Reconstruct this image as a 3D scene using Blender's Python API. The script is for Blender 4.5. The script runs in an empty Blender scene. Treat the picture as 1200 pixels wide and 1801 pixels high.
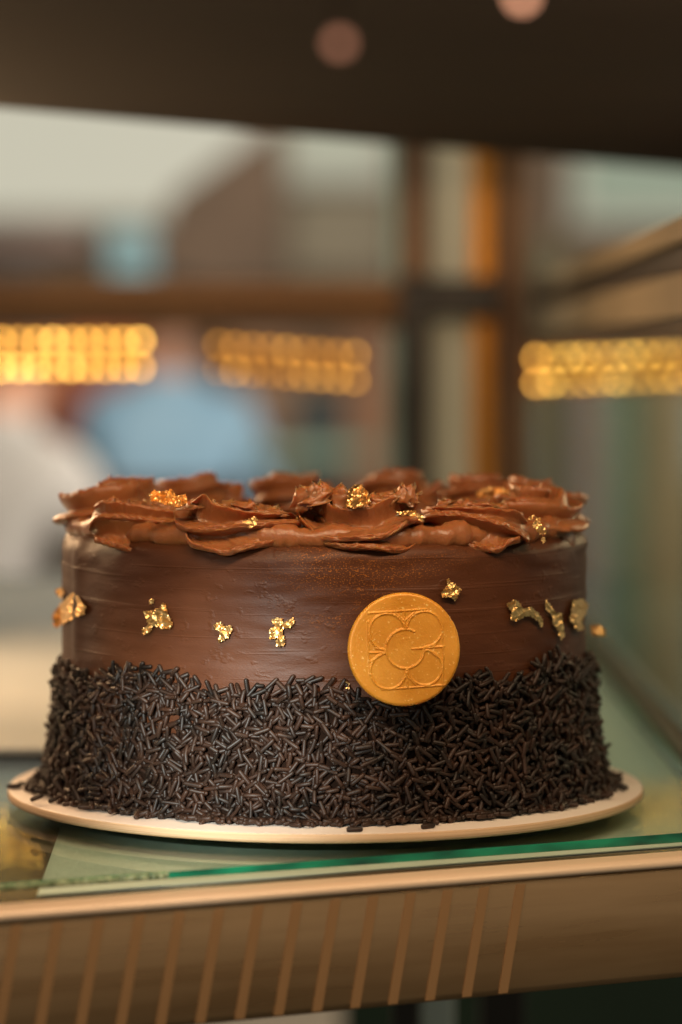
import bpy, bmesh, math, random
import numpy as np
from mathutils import Vector, Matrix, noise as mn

# ------------------------------------------------------------------ camera
S = bpy.context.scene
COL = S.collection
F = 5126.0            # focal length in photo pixels
CY, CZ = -1.1, 0.16   # camera stands at (0, CY, CZ), looks along +Y
HOR = 630.0
cam_d = bpy.data.cameras.new('camera')
cam = bpy.data.objects.new('camera', cam_d); COL.objects.link(cam)
cam.location = (0, CY, CZ); cam.rotation_euler = (math.pi/2, 0, 0)
cam_d.sensor_fit = 'VERTICAL'; cam_d.sensor_height = 36.0
cam_d.lens = F/1801*36
cam_d.shift_y = -(900.5-HOR)/1801
cam_d.clip_start = 0.02; cam_d.clip_end = 100
cam_d.dof.use_dof = True; cam_d.dof.focus_distance = 1.005; cam_d.dof.aperture_fstop = 4.6
S.camera = cam

def P(px, py, d):
    """a point of the place, from where it appears and how far away it is"""
    return Vector(((px-600)/F*d, CY+d, CZ-(py-HOR)/F*d))

# ------------------------------------------------------------------ world and lamps
W = bpy.data.worlds.new('World'); S.world = W; W.use_nodes = True
W.node_tree.nodes['Background'].inputs[0].default_value = (0.84, 0.88, 0.76, 1)
W.node_tree.nodes['Background'].inputs[1].default_value = 0.25
S.view_settings.view_transform = 'Standard'
S.view_settings.look = 'None'
S.view_settings.exposure = 0.0
S.view_settings.gamma = 1.0
S.view_settings.use_curve_mapping = False
S.cycles.use_denoising = True
S.cycles.max_bounces = 8
S.cycles.transparent_max_bounces = 12
S.cycles.sample_clamp_indirect = 4.0
S.cycles.caustics_reflective = False
S.cycles.caustics_refractive = False

def area(name, loc, target, sx, sy, power, col):
    l = bpy.data.lights.new(name, 'AREA'); l.shape = 'RECTANGLE'; l.size = sx; l.size_y = sy
    l.energy = power; l.color = col
    o = bpy.data.objects.new(name, l); COL.objects.link(o)
    o.location = loc
    o.rotation_euler = (Vector(target)-Vector(loc)).to_track_quat('-Z', 'Y').to_euler()
    return o
# warm strip lamps of the case, cool daylight from the shop window, added fill lamps and a cool haze spot
area('case_strip_lamp', (-0.42, 0.36, 0.235), (0, 0, 0.08), 0.50, 0.05, 3.0, (1.0, 0.62, 0.32))
area('hood_strip_lamp', (0.05, -0.27, 0.262), (0.0, 0.0, 0.06), 0.5, 0.04, 1.4, (1.0, 0.72, 0.45))
area('shop_window_light', (-1.2, -0.9, 0.75), (0, 0, 0.06), 0.9, 0.9, 5.0, (0.96, 0.97, 0.88))
area('case_end_lamp', (0.42, 0.30, 0.24), (0, 0, 0.09), 0.25, 0.05, 0.6, (1.0, 0.68, 0.38))
area('back_frame_fill', (-0.1, 0.75, 0.26), (0.0, 1.2, 0.08), 0.5, 0.05, 0.3, (1.0, 0.78, 0.55))  # added fill lamp that brightens the back frame
area('curtain_fill', (2.2, 3.6, 1.8), (0.9, 6.2, 0.0), 2.0, 1.2, 210, (1.0, .95, .86))  # added fill, out of view, lifting the curtains on the right
area('cafe_fill', (0.0, 2.6, 1.7), (-.6, 6.0, -0.4), 3.0, 1.5, 88, (1.0, 0.88, 0.72))  # unseen fill lamp added for the cafe background
sp = bpy.data.lights.new('glass_haze_spot', 'SPOT'); sp.energy = 165; sp.color = (0.92, 1.0, 0.94)  # added unseen lamp; its cool patch imitates haze from the front glass
sp.spot_size = math.radians(5.2); sp.spot_blend = 1.0; sp.shadow_soft_size = 0.02
spo = bpy.data.objects.new('glass_haze_spot', sp); COL.objects.link(spo)
spo.location = (-0.30, -1.35, 0.32)
spo.rotation_euler = (Vector((-0.042, -0.1, 0.033))-spo.location).to_track_quat('-Z', 'Y').to_euler()

# ------------------------------------------------------------------ helpers
def lin(r, g, b):
    f = lambda c: (c/255)/12.92 if c <= 10 else (((c/255)+0.055)/1.055)**2.4
    return (f(r), f(g), f(b), 1)

def mat(name, col, rough=0.5, metal=0.0, **kw):
    m = bpy.data.materials.new(name); m.use_nodes = True
    nt = m.node_tree; b = nt.nodes['Principled BSDF']
    b.inputs['Base Color'].default_value = col if len(col) == 4 else (*col, 1)
    b.inputs['Roughness'].default_value = rough
    b.inputs['Metallic'].default_value = metal
    for k, v in kw.items(): b.inputs[k.replace('_', ' ')].default_value = v
    return m

def N(m, t, **kw):
    n = m.node_tree.nodes.new(t)
    for k, v in kw.items(): setattr(n, k, v)
    return n
def L(m, a, b): m.node_tree.links.new(a, b)

def coords(m, scale=(1, 1, 1)):
    tc = N(m, 'ShaderNodeTexCoord'); mp = N(m, 'ShaderNodeMapping')
    mp.inputs['Scale'].default_value = scale
    L(m, tc.outputs['Object'], mp.inputs['Vector'])
    return mp.outputs['Vector']

def vary(m, c1, c2, scale, stretch=(1, 1, 1), detail=4, lo=0.35, hi=0.65, bump=0.0, dist=0.001, rough=None):
    b = m.node_tree.nodes['Principled BSDF']
    v = coords(m, stretch)
    n = N(m, 'ShaderNodeTexNoise'); n.inputs['Scale'].default_value = scale; n.inputs['Detail'].default_value = detail
    L(m, v, n.inputs['Vector'])
    r = N(m, 'ShaderNodeValToRGB')
    r.color_ramp.elements[0].position = lo; r.color_ramp.elements[1].position = hi
    r.color_ramp.elements[0].color = c1 if len(c1) == 4 else (*c1, 1)
    r.color_ramp.elements[1].color = c2 if len(c2) == 4 else (*c2, 1)
    L(m, n.outputs['Fac'], r.inputs['Fac']); L(m, r.outputs['Color'], b.inputs['Base Color'])
    if rough:
        mr = N(m, 'ShaderNodeMapRange'); mr.inputs['From Min'].default_value = 0.3; mr.inputs['From Max'].default_value = 0.7
        mr.inputs['To Min'].default_value = rough[0]; mr.inputs['To Max'].default_value = rough[1]
        L(m, n.outputs['Fac'], mr.inputs['Value']); L(m, mr.outputs['Result'], b.inputs['Roughness'])
    if bump:
        bp = N(m, 'ShaderNodeBump'); bp.inputs['Strength'].default_value = bump; bp.inputs['Distance'].default_value = dist
        L(m, n.outputs['Fac'], bp.inputs['Height']); L(m, bp.outputs['Normal'], b.inputs['Normal'])
    return m

def emis(name, col, s):
    m = bpy.data.materials.new(name); m.use_nodes = True
    b = m.node_tree.nodes['Principled BSDF']
    b.inputs['Base Color'].default_value = (0.02, 0.02, 0.02, 1)
    b.inputs['Emission Color'].default_value = (*col[:3], 1); b.inputs['Emission Strength'].default_value = s
    return m

def tag(o, label=None, cat=None, group=None, kind=None):
    if label: o['label'] = label
    if cat: o['category'] = cat
    if group: o['group'] = group
    if kind: o['kind'] = kind
    return o

def empty(name, loc=(0, 0, 0), rz=0.0):
    o = bpy.data.objects.new(name, None); COL.objects.link(o)
    o.location = loc; o.rotation_euler = (0, 0, rz); o.empty_display_size = 0.02
    return o

def mesh(name, verts, faces, m=None, parent=None, smooth=True, mats=None, midx=None):
    me = bpy.data.meshes.new(name)
    me.from_pydata([tuple(v) for v in verts], [], [tuple(f) for f in faces])
    for mm in (mats or ([m] if m else [])): me.materials.append(mm)
    if smooth: me.polygons.foreach_set('use_smooth', [True]*len(me.polygons))
    if midx is not None: me.polygons.foreach_set('material_index', midx)
    me.update()
    o = bpy.data.objects.new(name, me); COL.objects.link(o)
    if parent: o.parent = parent
    return o

def bevel(o, w, seg=2):
    b = o.modifiers.new('bevel', 'BEVEL'); b.width = w; b.segments = seg; b.limit_method = 'ANGLE'
    return o

BOXF = [(0, 3, 2, 1), (4, 5, 6, 7), (0, 1, 5, 4), (1, 2, 6, 5), (2, 3, 7, 6), (3, 0, 4, 7)]
def prism(name, poly, z0, z1, m, parent=None, bw=0.0, **kw):
    """poly: ground outline, counter-clockwise"""
    n = len(poly)
    v = [(p[0], p[1], z0) for p in poly]+[(p[0], p[1], z1) for p in poly]
    f = [tuple(reversed(range(n))), tuple(range(n, 2*n))]+[(i, (i+1) % n, n+(i+1) % n, n+i) for i in range(n)]
    o = mesh(name, v, f, m, parent, smooth=False, **kw)
    if bw: bevel(o, bw)
    return o
def box(name, x0, x1, y0, y1, z0, z1, m, parent=None, bw=0.0):
    return prism(name, [(x0, y0), (x1, y0), (x1, y1), (x0, y1)], z0, z1, m, parent, bw)
def pbox(name, px0, px1, py0, py1, d, depth, m, parent=None, bw=0.0):
    """an upright block whose front shows between these pixels at distance d"""
    a = P(px0, py1, d); b = P(px1, py0, d)
    return box(name, a.x, b.x, a.y, a.y+depth, a.z, b.z, m, parent, bw)

def lathe(name, prof, seg, m, parent=None, smooth=True):
    v = []; f = []
    for r, z in prof:
        for i in range(seg):
            a = 2*math.pi*i/seg; v.append((r*math.cos(a), r*math.sin(a), z))
    for k in range(len(prof)-1):
        for i in range(seg):
            j = (i+1) % seg
            f.append((k*seg+i, k*seg+j, (k+1)*seg+j, (k+1)*seg+i))
    return mesh(name, v, f, m, parent, smooth)

def tube(pts, rad, seg=8):
    v = []; f = []
    up = Vector((0, 0, 1))
    for k, p in enumerate(pts):
        p = Vector(p)
        t = (Vector(pts[min(k+1, len(pts)-1)])-Vector(pts[max(k-1, 0)])).normalized()
        a = t.cross(up)
        if a.length < 1e-3: a = t.cross(Vector((1, 0, 0)))
        a.normalize(); b = t.cross(a)
        r = rad[k] if isinstance(rad, (list, tuple)) else rad
        for i in range(seg):
            w = 2*math.pi*i/seg; v.append(p+a*math.cos(w)*r+b*math.sin(w)*r)
    for k in range(len(pts)-1):
        for i in range(seg):
            j = (i+1) % seg
            f.append((k*seg+i, k*seg+j, (k+1)*seg+j, (k+1)*seg+i))
    f.append(tuple(reversed(range(seg)))); f.append(tuple((len(pts)-1)*seg+i for i in range(seg)))
    return v, f

# ------------------------------------------------------------------ materials
M = {}
# smooth chocolate ganache with faint scraped lines and fine golden metallic speckles
g = M['ganache'] = mat('ganache', lin(84, 47, 28), 0.42)
b = g.node_tree.nodes['Principled BSDF']
b.inputs['Specular IOR Level'].default_value = .32
b.inputs['Subsurface Weight'].default_value = 0.12; b.inputs['Subsurface Radius'].default_value = (1.0, 0.45, 0.2); b.inputs['Subsurface Scale'].default_value = 0.002
v = coords(g)
n1 = N(g, 'ShaderNodeTexNoise'); n1.inputs['Scale'].default_value = 28; n1.inputs['Detail'].default_value = 6; L(g, v, n1.inputs['Vector'])
r1 = N(g, 'ShaderNodeValToRGB'); r1.color_ramp.elements[0].position = .3; r1.color_ramp.elements[1].position = .75
r1.color_ramp.elements[0].color = lin(70, 35, 16); r1.color_ramp.elements[1].color = lin(94, 52, 27); L(g, n1.outputs['Fac'], r1.inputs['Fac'])
v2 = coords(g, (1, 1, 3))
n2 = N(g, 'ShaderNodeTexNoise'); n2.inputs['Scale'].default_value = 34; n2.inputs['Detail'].default_value = 5; n2.inputs['Roughness'].default_value = .55; L(g, v2, n2.inputs['Vector'])
n3 = N(g, 'ShaderNodeTexNoise'); n3.inputs['Scale'].default_value = 1500; n3.inputs['Detail'].default_value = 3; L(g, coords(g, (1, 1, 1.6)), n3.inputs['Vector'])
n4 = N(g, 'ShaderNodeTexNoise'); n4.inputs['Scale'].default_value = 22; n4.inputs['Detail'].default_value = 4; n4.inputs['Distortion'].default_value = .6; L(g, coords(g, (1, 1, 2.2)), n4.inputs['Vector'])
mr1 = N(g, 'ShaderNodeMapRange'); mr1.inputs['From Min'].default_value = .56; mr1.inputs['From Max'].default_value = .66; L(g, n3.outputs['Fac'], mr1.inputs['Value'])
mr2 = N(g, 'ShaderNodeMapRange'); mr2.inputs['From Min'].default_value = .44; mr2.inputs['From Max'].default_value = .62; L(g, n4.outputs['Fac'], mr2.inputs['Value'])
mm = N(g, 'ShaderNodeMath', operation='MULTIPLY'); L(g, mr1.outputs['Result'], mm.inputs[0])
sx = N(g, 'ShaderNodeSeparateXYZ'); tcx = N(g, 'ShaderNodeTexCoord'); L(g, tcx.outputs['Object'], sx.inputs[0])
dx_ = N(g, 'ShaderNodeMath', operation='SUBTRACT'); L(g, sx.outputs['X'], dx_.inputs[0]); dx_.inputs[1].default_value = .016
dz_ = N(g, 'ShaderNodeMath', operation='SUBTRACT'); L(g, sx.outputs['Z'], dz_.inputs[0]); dz_.inputs[1].default_value = .084
da_ = N(g, 'ShaderNodeMath', operation='ABSOLUTE'); L(g, dx_.outputs[0], da_.inputs[0])
db_ = N(g, 'ShaderNodeMath', operation='ABSOLUTE'); L(g, dz_.outputs[0], db_.inputs[0])
dm_ = N(g, 'ShaderNodeMath', operation='MULTIPLY_ADD'); L(g, db_.outputs[0], dm_.inputs[0]); dm_.inputs[1].default_value = 1.3; L(g, da_.outputs[0], dm_.inputs[2])
mrx = N(g, 'ShaderNodeMapRange'); mrx.inputs['From Min'].default_value = .052; mrx.inputs['From Max'].default_value = .012; L(g, dm_.outputs[0], mrx.inputs['Value'])
mmx = N(g, 'ShaderNodeMath', operation='MULTIPLY'); L(g, mr2.outputs['Result'], mmx.inputs[0]); L(g, mrx.outputs['Result'], mmx.inputs[1])
L(g, mmx.outputs[0], mm.inputs[1])
mx = N(g, 'ShaderNodeMix', data_type='RGBA'); L(g, mm.outputs[0], mx.inputs['Factor']); L(g, r1.outputs['Color'], mx.inputs[6]); mx.inputs[7].default_value = lin(186, 112, 48)
L(g, mx.outputs[2], b.inputs['Base Color'])
mt = N(g, 'ShaderNodeMath', operation='MULTIPLY'); L(g, mm.outputs[0], mt.inputs[0]); mt.inputs[1].default_value = .7; L(g, mt.outputs[0], b.inputs['Metallic'])
ad = N(g, 'ShaderNodeMath', operation='MULTIPLY_ADD'); L(g, n3.outputs['Fac'], ad.inputs[0]); ad.inputs[1].default_value = .12; L(g, n2.outputs['Fac'], ad.inputs[2])
bp = N(g, 'ShaderNodeBump'); bp.inputs['Strength'].default_value = .22; bp.inputs['Distance'].default_value = .0010
n6 = N(g, 'ShaderNodeTexNoise'); n6.inputs['Scale'].default_value = 190; n6.inputs['Detail'].default_value = 3; L(g, coords(g, (1, 1, 1.5)), n6.inputs['Vector'])
mr6 = N(g, 'ShaderNodeMapRange'); mr6.inputs['From Min'].default_value = .60; mr6.inputs['From Max'].default_value = .72; mr6.inputs['To Max'].default_value = .30; L(g, n6.outputs['Fac'], mr6.inputs['Value'])
n7 = N(g, 'ShaderNodeTexNoise'); n7.inputs['Scale'].default_value = 9; n7.inputs['Detail'].default_value = 2; L(g, coords(g, (1, 1, 55)), n7.inputs['Vector'])
mr7 = N(g, 'ShaderNodeMapRange'); mr7.inputs['From Min'].default_value = .60; mr7.inputs['From Max'].default_value = .68; mr7.inputs['To Max'].default_value = .22; L(g, n7.outputs['Fac'], mr7.inputs['Value'])
s6 = N(g, 'ShaderNodeMath', operation='ADD'); L(g, ad.outputs[0], s6.inputs[0]); L(g, mr6.outputs['Result'], s6.inputs[1])
s7 = N(g, 'ShaderNodeMath', operation='ADD'); L(g, s6.outputs[0], s7.inputs[0]); L(g, mr7.outputs['Result'], s7.inputs[1])
L(g, s7.outputs[0], bp.inputs['Height']); L(g, bp.outputs['Normal'], b.inputs['Normal'])
bp.inputs['Strength'].default_value = .45
mr3 = N(g, 'ShaderNodeMapRange'); mr3.inputs['To Min'].default_value = .40; mr3.inputs['To Max'].default_value = .62; L(g, n1.outputs['Fac'], mr3.inputs['Value']); L(g, mr3.outputs['Result'], b.inputs['Roughness'])

p_ = M['cream'] = mat('chocolate_buttercream', lin(132, 80, 50), .30)
b = p_.node_tree.nodes['Principled BSDF']
b.inputs['Subsurface Weight'].default_value = .45; b.inputs['Subsurface Radius'].default_value = (1.0, .42, .16); b.inputs['Subsurface Scale'].default_value = .006
v = coords(p_)
n1 = N(p_, 'ShaderNodeTexNoise'); n1.inputs['Scale'].default_value = 60; n1.inputs['Detail'].default_value = 4; L(p_, v, n1.inputs['Vector'])
r1 = N(p_, 'ShaderNodeValToRGB'); r1.color_ramp.elements[0].color = lin(136, 82, 46); r1.color_ramp.elements[1].color = lin(164, 104, 64); L(p_, n1.outputs['Fac'], r1.inputs['Fac']); L(p_, r1.outputs['Color'], b.inputs['Base Color'])
n2 = N(p_, 'ShaderNodeTexNoise'); n2.inputs['Scale'].default_value = 1100; n2.inputs['Detail'].default_value = 3; L(p_, v, n2.inputs['Vector'])
bp = N(p_, 'ShaderNodeBump'); bp.inputs['Strength'].default_value = .5; bp.inputs['Distance'].default_value = .0004
L(p_, n2.outputs['Fac'], bp.inputs['Height']); L(p_, bp.outputs['Normal'], b.inputs['Normal'])

M['sprinkle'] = vary(mat('dark_chocolate_sprinkle', lin(44, 28, 20), .50, 0.0, Specular_IOR_Level=.4), lin(24, 15, 10), lin(56, 34, 23), 110, bump=.3, dist=.0003)
M['under'] = mat('dark_ganache', lin(34, 20, 13), .95, 0.0, Specular_IOR_Level=.1)
# gold leaf
g = M['leaf'] = mat('gold_leaf', (1.0, 0.62, 0.25), .36, 1.0)
n1 = N(g, 'ShaderNodeTexNoise'); n1.inputs['Scale'].default_value = 700; n1.inputs['Detail'].default_value = 4; L(g, coords(g), n1.inputs['Vector'])
bp = N(g, 'ShaderNodeBump'); bp.inputs['Strength'].default_value = .08; bp.inputs['Distance'].default_value = .0004
L(g, n1.outputs['Fac'], bp.inputs['Height']); L(g, bp.outputs['Normal'], g.node_tree.nodes['Principled BSDF'].inputs['Normal'])
# medallion of pressed caramel coloured chocolate with lustre dust
g = M['medal'] = mat('gold_dusted_chocolate', lin(225, 140, 30), .40, 0.15)
b = g.node_tree.nodes['Principled BSDF']
b.inputs['Subsurface Weight'].default_value = .25; b.inputs['Subsurface Radius'].default_value = (1, .5, .1); b.inputs['Subsurface Scale'].default_value = .002
n1 = N(g, 'ShaderNodeTexNoise'); n1.inputs['Scale'].default_value = 90; n1.inputs['Detail'].default_value = 5; L(g, coords(g), n1.inputs['Vector'])
r1 = N(g, 'ShaderNodeValToRGB'); r1.color_ramp.elements[0].position = .3; r1.color_ramp.elements[1].position = .7
r1.color_ramp.elements[0].color = lin(206, 134, 28); r1.color_ramp.elements[1].color = lin(230, 162, 60); L(g, n1.outputs['Fac'], r1.inputs['Fac'])
n2 = N(g, 'ShaderNodeTexNoise'); n2.inputs['Scale'].default_value = 1100; n2.inputs['Detail'].default_value = 2; L(g, coords(g), n2.inputs['Vector'])
mr1 = N(g, 'ShaderNodeMapRange'); mr1.inputs['From Min'].default_value = .66; mr1.inputs['From Max'].default_value = .72; L(g, n2.outputs['Fac'], mr1.inputs['Value'])
mx = N(g, 'ShaderNodeMix', data_type='RGBA'); L(g, mr1.outputs['Result'], mx.inputs['Factor']); L(g, r1.outputs['Color'], mx.inputs[6]); mx.inputs[7].default_value = lin(250, 205, 120)
L(g, mx.outputs[2], b.inputs['Base Color'])
bp = N(g, 'ShaderNodeBump'); bp.inputs['Strength'].default_value = .35; bp.inputs['Distance'].default_value = .0003
L(g, n2.outputs['Fac'], bp.inputs['Height']); L(g, bp.outputs['Normal'], b.inputs['Normal'])

M['board'] = vary(mat('white_card', lin(226, 208, 188), .45), lin(232, 214, 202), lin(240, 226, 214), 30, bump=.08, dist=.0004)
M['boardrim'] = vary(mat('layered_card', lin(216, 178, 140), .6), lin(200, 158, 118), lin(226, 192, 156), 30, stretch=(.4, .4, 60), bump=.3, dist=.0003)
M['foot'] = mat('grey_board_base', lin(110, 112, 100), .7)
M['bronze'] = vary(mat('brushed_bronze', lin(120, 84, 52), .30, .55), lin(176, 138, 98), lin(190, 152, 112), 14, stretch=(1, 1, 12), bump=.0, rough=(.24, .36))
M['bronze_lip'] = mat('satin_edge_metal', lin(246, 214, 184), .35, .1)
M['reflstripe'] = mat('imitated_reflection', lin(196, 146, 98), .4, .45)  # for the fascia strips that imitate soft reflected light
M['deck'] = vary(mat('brown_case_floor', lin(138, 116, 88), .14, .5), lin(120, 100, 74), lin(150, 128, 98), 12)
M['liner'] = vary(mat('mint_paper', lin(196, 214, 192), .5), lin(216, 222, 206), lin(230, 234, 220), 14)
M['darkmetal'] = mat('dark_metal', lin(44, 34, 24), .4, .4)
M['brownmetal'] = vary(mat('brown_metal', lin(112, 76, 46), .4, .5), lin(96, 66, 42), lin(124, 88, 56), 6)
M['beammetal'] = vary(mat('bronze_beam', lin(112, 74, 34), .4, .6), lin(66, 42, 22), lin(84, 56, 28), 6)
M['goldmetal'] = mat('gold_metal', lin(176, 112, 32), .35, .7)
M['oldgold'] = mat('aged_gold_metal', lin(120, 76, 28), .4, .6)
M['taupe'] = vary(mat('taupe_metal', lin(128, 112, 90), .6, 0.0, Specular_IOR_Level=.2), lin(124, 112, 92), lin(142, 128, 106), 5)
M['creampanel'] = mat('cream_panel', lin(232, 218, 188), .6)
M['hood'] = vary(mat('dark_hood_panel', lin(72, 58, 46), .85, 0.0, Specular_IOR_Level=.12), lin(32, 25, 22), lin(46, 34, 28), 3)
M['hoodwood'] = vary(mat('red_brown_wood', lin(112, 70, 50), .5), lin(98, 60, 42), lin(124, 80, 58), 5, stretch=(1, 6, 1))
M['led'] = emis('warm_led', (1.0, .50, .08), 12)
M['led2'] = emis('dim_warm_led', (1.0, .43, .06), 4.0)
M['ledbody'] = mat('led_strip_body', lin(120, 78, 36), .5)

# glass: tinted see-through with a mirror sheen that grows at grazing angles
def glass(name, tint, gloss_k=1.0, rough=.0):
    m = bpy.data.materials.new(name); m.use_nodes = True
    nt = m.node_tree; nt.nodes.remove(nt.nodes['Principled BSDF'])
    out = nt.nodes['Material Output']
    tr = N(m, 'ShaderNodeBsdfTransparent'); tr.inputs[0].default_value = (*tint, 1)
    gl = N(m, 'ShaderNodeBsdfGlossy'); gl.inputs['Roughness'].default_value = rough
    fr = N(m, 'ShaderNodeFresnel'); fr.inputs['IOR'].default_value = 1.45
    k = N(m, 'ShaderNodeMath', operation='MULTIPLY'); k.inputs[1].default_value = gloss_k; L(m, fr.outputs[0], k.inputs[0])
    mi = N(m, 'ShaderNodeMixShader'); L(m, k.outputs[0], mi.inputs[0]); L(m, tr.outputs[0], mi.inputs[1]); L(m, gl.outputs[0], mi.inputs[2])
    L(m, mi.outputs[0], out.inputs['Surface'])
    return m
M['glass'] = glass('green_glass', (.92, .99, .965), .36, .01)
M['sideglass'] = glass('side_glass', (.95, .99, .96), .22, .03)
ge = M['glassedge'] = mat('green_glass_edge', lin(10, 120, 84), .16, 0.0)
b = ge.node_tree.nodes['Principled BSDF']; b.inputs['Coat Weight'].default_value = .6
vary(ge, lin(0, 78, 56), lin(24, 158, 116), 26, stretch=(1, 1, 3), lo=.38, hi=.62, detail=3)
M['chip'] = vary(mat('chipped_glass', lin(120, 140, 100), .25), lin(70, 92, 60), lin(176, 190, 150), 420, detail=3, bump=1.0, dist=.001)

# ------------------------------------------------------------------ the display case
case = empty('display_case', (0, 0, -0.0523))
tag(case, 'bronze framed pastry display case with dark hood around the chocolate cake', 'display case')
K = case
def kid(o):            # keeps world coordinates under the case's empty
    o.parent = K; o.matrix_parent_inverse = Matrix.Translation(-Vector(K.location)); return o
SL = 0.4397
def fl(X, off=0.0):    # world y of the front edge line of the ledge
    return CY + .9463 + SL*X + off
XL, XR = -.75, .165
zt = -.0104            # top of the case floor under the glass
u = Vector((1, SL)).normalized(); nrm = Vector((-u.y, u.x))   # along the front / towards the back
def fp(X, back=0.0):
    p = Vector((X, fl(X)))+nrm*back; return (p.x, p.y)
kid(prism('case_floor', [fp(XL, .003), fp(XR, .003), (XR, 1.15), (XL, 1.15)], -.0165, zt-.0006, M['deck']))
# ledge fascia: rounded brushed metal profile, swept along the front
prof = [(.030, zt-.0002), (.006, zt-.0002), (.0015, zt-.0007), (0, zt-.002)]
def sweep_profile(name, prof, m, n=2):
    v = []; f = []
    for i in range(n):
        X = XL+(XR-XL)*i/(n-1)
        for bk, z in prof:
            q = fp(X, bk); v.append((q[0], q[1], z))
    k = len(prof)
    for i in range(n-1):
        for j in range(k-1): f.append((i*k+j, i*k+j+1, (i+1)*k+j+1, (i+1)*k+j))
    return kid(mesh(name, v, f, m))
lipo = sweep_profile('ledge_lip', [(.0115, zt-.0004), (.003, zt-.0004), (.0012, zt-.0008), (.0002, zt-.0018), (0, zt-.0032), (.0006, zt-.0038), (.0115, zt-.0038)], M['bronze_lip'])
fas = sweep_profile('fascia', [(.02, zt-.0040), (.0012, zt-.0040), (.0008, zt-.005), (.0008, -.0500), (.0020, -.0523), (.02, -.0523), (.02, zt-.0040)], M['bronze'])
# slanted reflections on the fascia, imitated by thin orange-brown metal strips
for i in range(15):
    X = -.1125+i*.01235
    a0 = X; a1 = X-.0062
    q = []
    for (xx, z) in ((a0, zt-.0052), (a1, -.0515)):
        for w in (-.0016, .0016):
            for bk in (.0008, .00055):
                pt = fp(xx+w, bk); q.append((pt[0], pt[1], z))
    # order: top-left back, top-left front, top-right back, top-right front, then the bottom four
    s = mesh('reflection_stripe', q, [(1, 5, 7, 3), (0, 1, 3, 2), (4, 6, 7, 5), (0, 4, 5, 1), (2, 3, 7, 6)], M['reflstripe'], smooth=False)
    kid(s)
# back frame: two beams, corner posts, cream panel
d0 = 2.2
kid(pbox('top_beam', -900, 704, 492, 516, d0, .03, M['brownmetal'], bw=.002))
kid(pbox('gold_trim', -900, 704, 516, 531, d0, .025, M['oldgold'], bw=.001))
kid(pbox('beam', -900, 704, 531, 578, d0, .03, M['beammetal'], bw=.002))
kid(pbox('corner_post', 704, 754, 486, 1140, d0-.01, .03, M['darkmetal'], bw=.002))
kid(pbox('upper_post', 704, 754, 240, 485.5, d0-.005, .03, M['brownmetal'], bw=.002))
kid(pbox('lower_post', 690, 738, 1690, 2300, 1.30, .02, M['darkmetal'], bw=.002))
kid(pbox('lower_glass_edge', 742, 800, 1690, 2300, 1.34, .01, M['liner'], bw=.001))
kid(pbox('lower_door', 845, 925, 1690, 2300, 1.42, .02, M['darkmetal'], bw=.002))
kid(pbox('cream_panel', 756, 828, 240, 1140, d0+.01, .012, M['creampanel']))
kid(pbox('gold_post', 829, 868, 240, 1140, d0-.005, .02, M['goldmetal'], bw=.002))
kid(pbox('brown_post', 869, 930, 240, 1140, d0+.005, .03, M['brownmetal'], bw=.002))
kid(pbox('dark_bracket', 754, 880, 488, 560, d0-.035, .02, M['darkmetal'], bw=.003))
kid(pbox('glass_door_jamb', 682, 703, 240, 1140, d0+.012, .01, mat('pale_jamb', lin(150, 168, 152), .4), bw=.001))
# right hand wall of the case, running away from us
wx0, wx1 = .141, .152
def side(name, z0, z1, m, y0=-.35, y1=1.11, x0=wx0, x1=wx1, bw=.001):
    return kid(box(name, x0, x1, y0, y1, z0, z1, m, bw=bw))
side('side_beam_upper', .2085, .2195, M['taupe'])
side('side_beam_groove', .1965, .2080, M['darkmetal'], x0=wx0+.004)
side('side_beam_lower', .1772, .1960, M['taupe'])
side('side_beam_seal', .1690, .1770, M['darkmetal'], x0=wx0+.001)
side('side_base_rail', -.0092, .002, mat('dark_green_rail', lin(46, 52, 40), .4), y0=-.08, y1=1.11, bw=.003)
sg = kid(box('side_glass', wx0+.004, wx0+.0075, -.35, 1.10, .0022, .1685, M['sideglass']))
# hood
hz = CZ+.1185
hA = P(-400, 190-.0917*400, 1.10*1.2); 
def hood_pt(px, d): return ((px-600)/F*d, CY+d)
def hood_edge(px):
    y = 190+.0917*px; d = .1185*F/(HOR-y); q = P(px, y, d); return (q.x, q.y)
e0, e1 = hood_edge(-300), hood_edge(1500)
el = hood_edge(255)
# split the hood underside: wood at the left, dark metal panel for the rest
yN = -.75
kid(prism('hood_panel', [(-.9, yN), (1.0, yN), e1, e0, (-.9, e0[1])], hz, hz+.03, M['hood']))
def bead(px, py, d, col, st, lab):  # glowing bead added to imitate the reflection of a far lamp
    q = P(px, py, d); r_ = empty('lamp_reflection', (q.x, q.y, q.z)); tag(r_, lab, 'reflection', 'beads imitating far lamp reflections under the hood')
    lathe('glow_bead', [(.0001, -.0016), (.0013, -.0011), (.0018, 0), (.0013, .0012), (.0001, .0016)], 16, emis('bead_glow', col, st), r_)
    v_, f_ = tube([(0, 0, .0016), (0, 0, hz-q.z)], .0005, 6); mesh('added_bead_stem', v_, f_, M['hood'], r_)
bead(597, 76, .60, (1.0, .42, .25), .95, 'small dim rosy lamp reflection imitated by a bead under the hood near the middle')
bead(918, -6, .60, (1.0, .45, .26), 3.4, 'bright peach lamp reflection imitated by a bead under the hood at the top edge, right')

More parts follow.
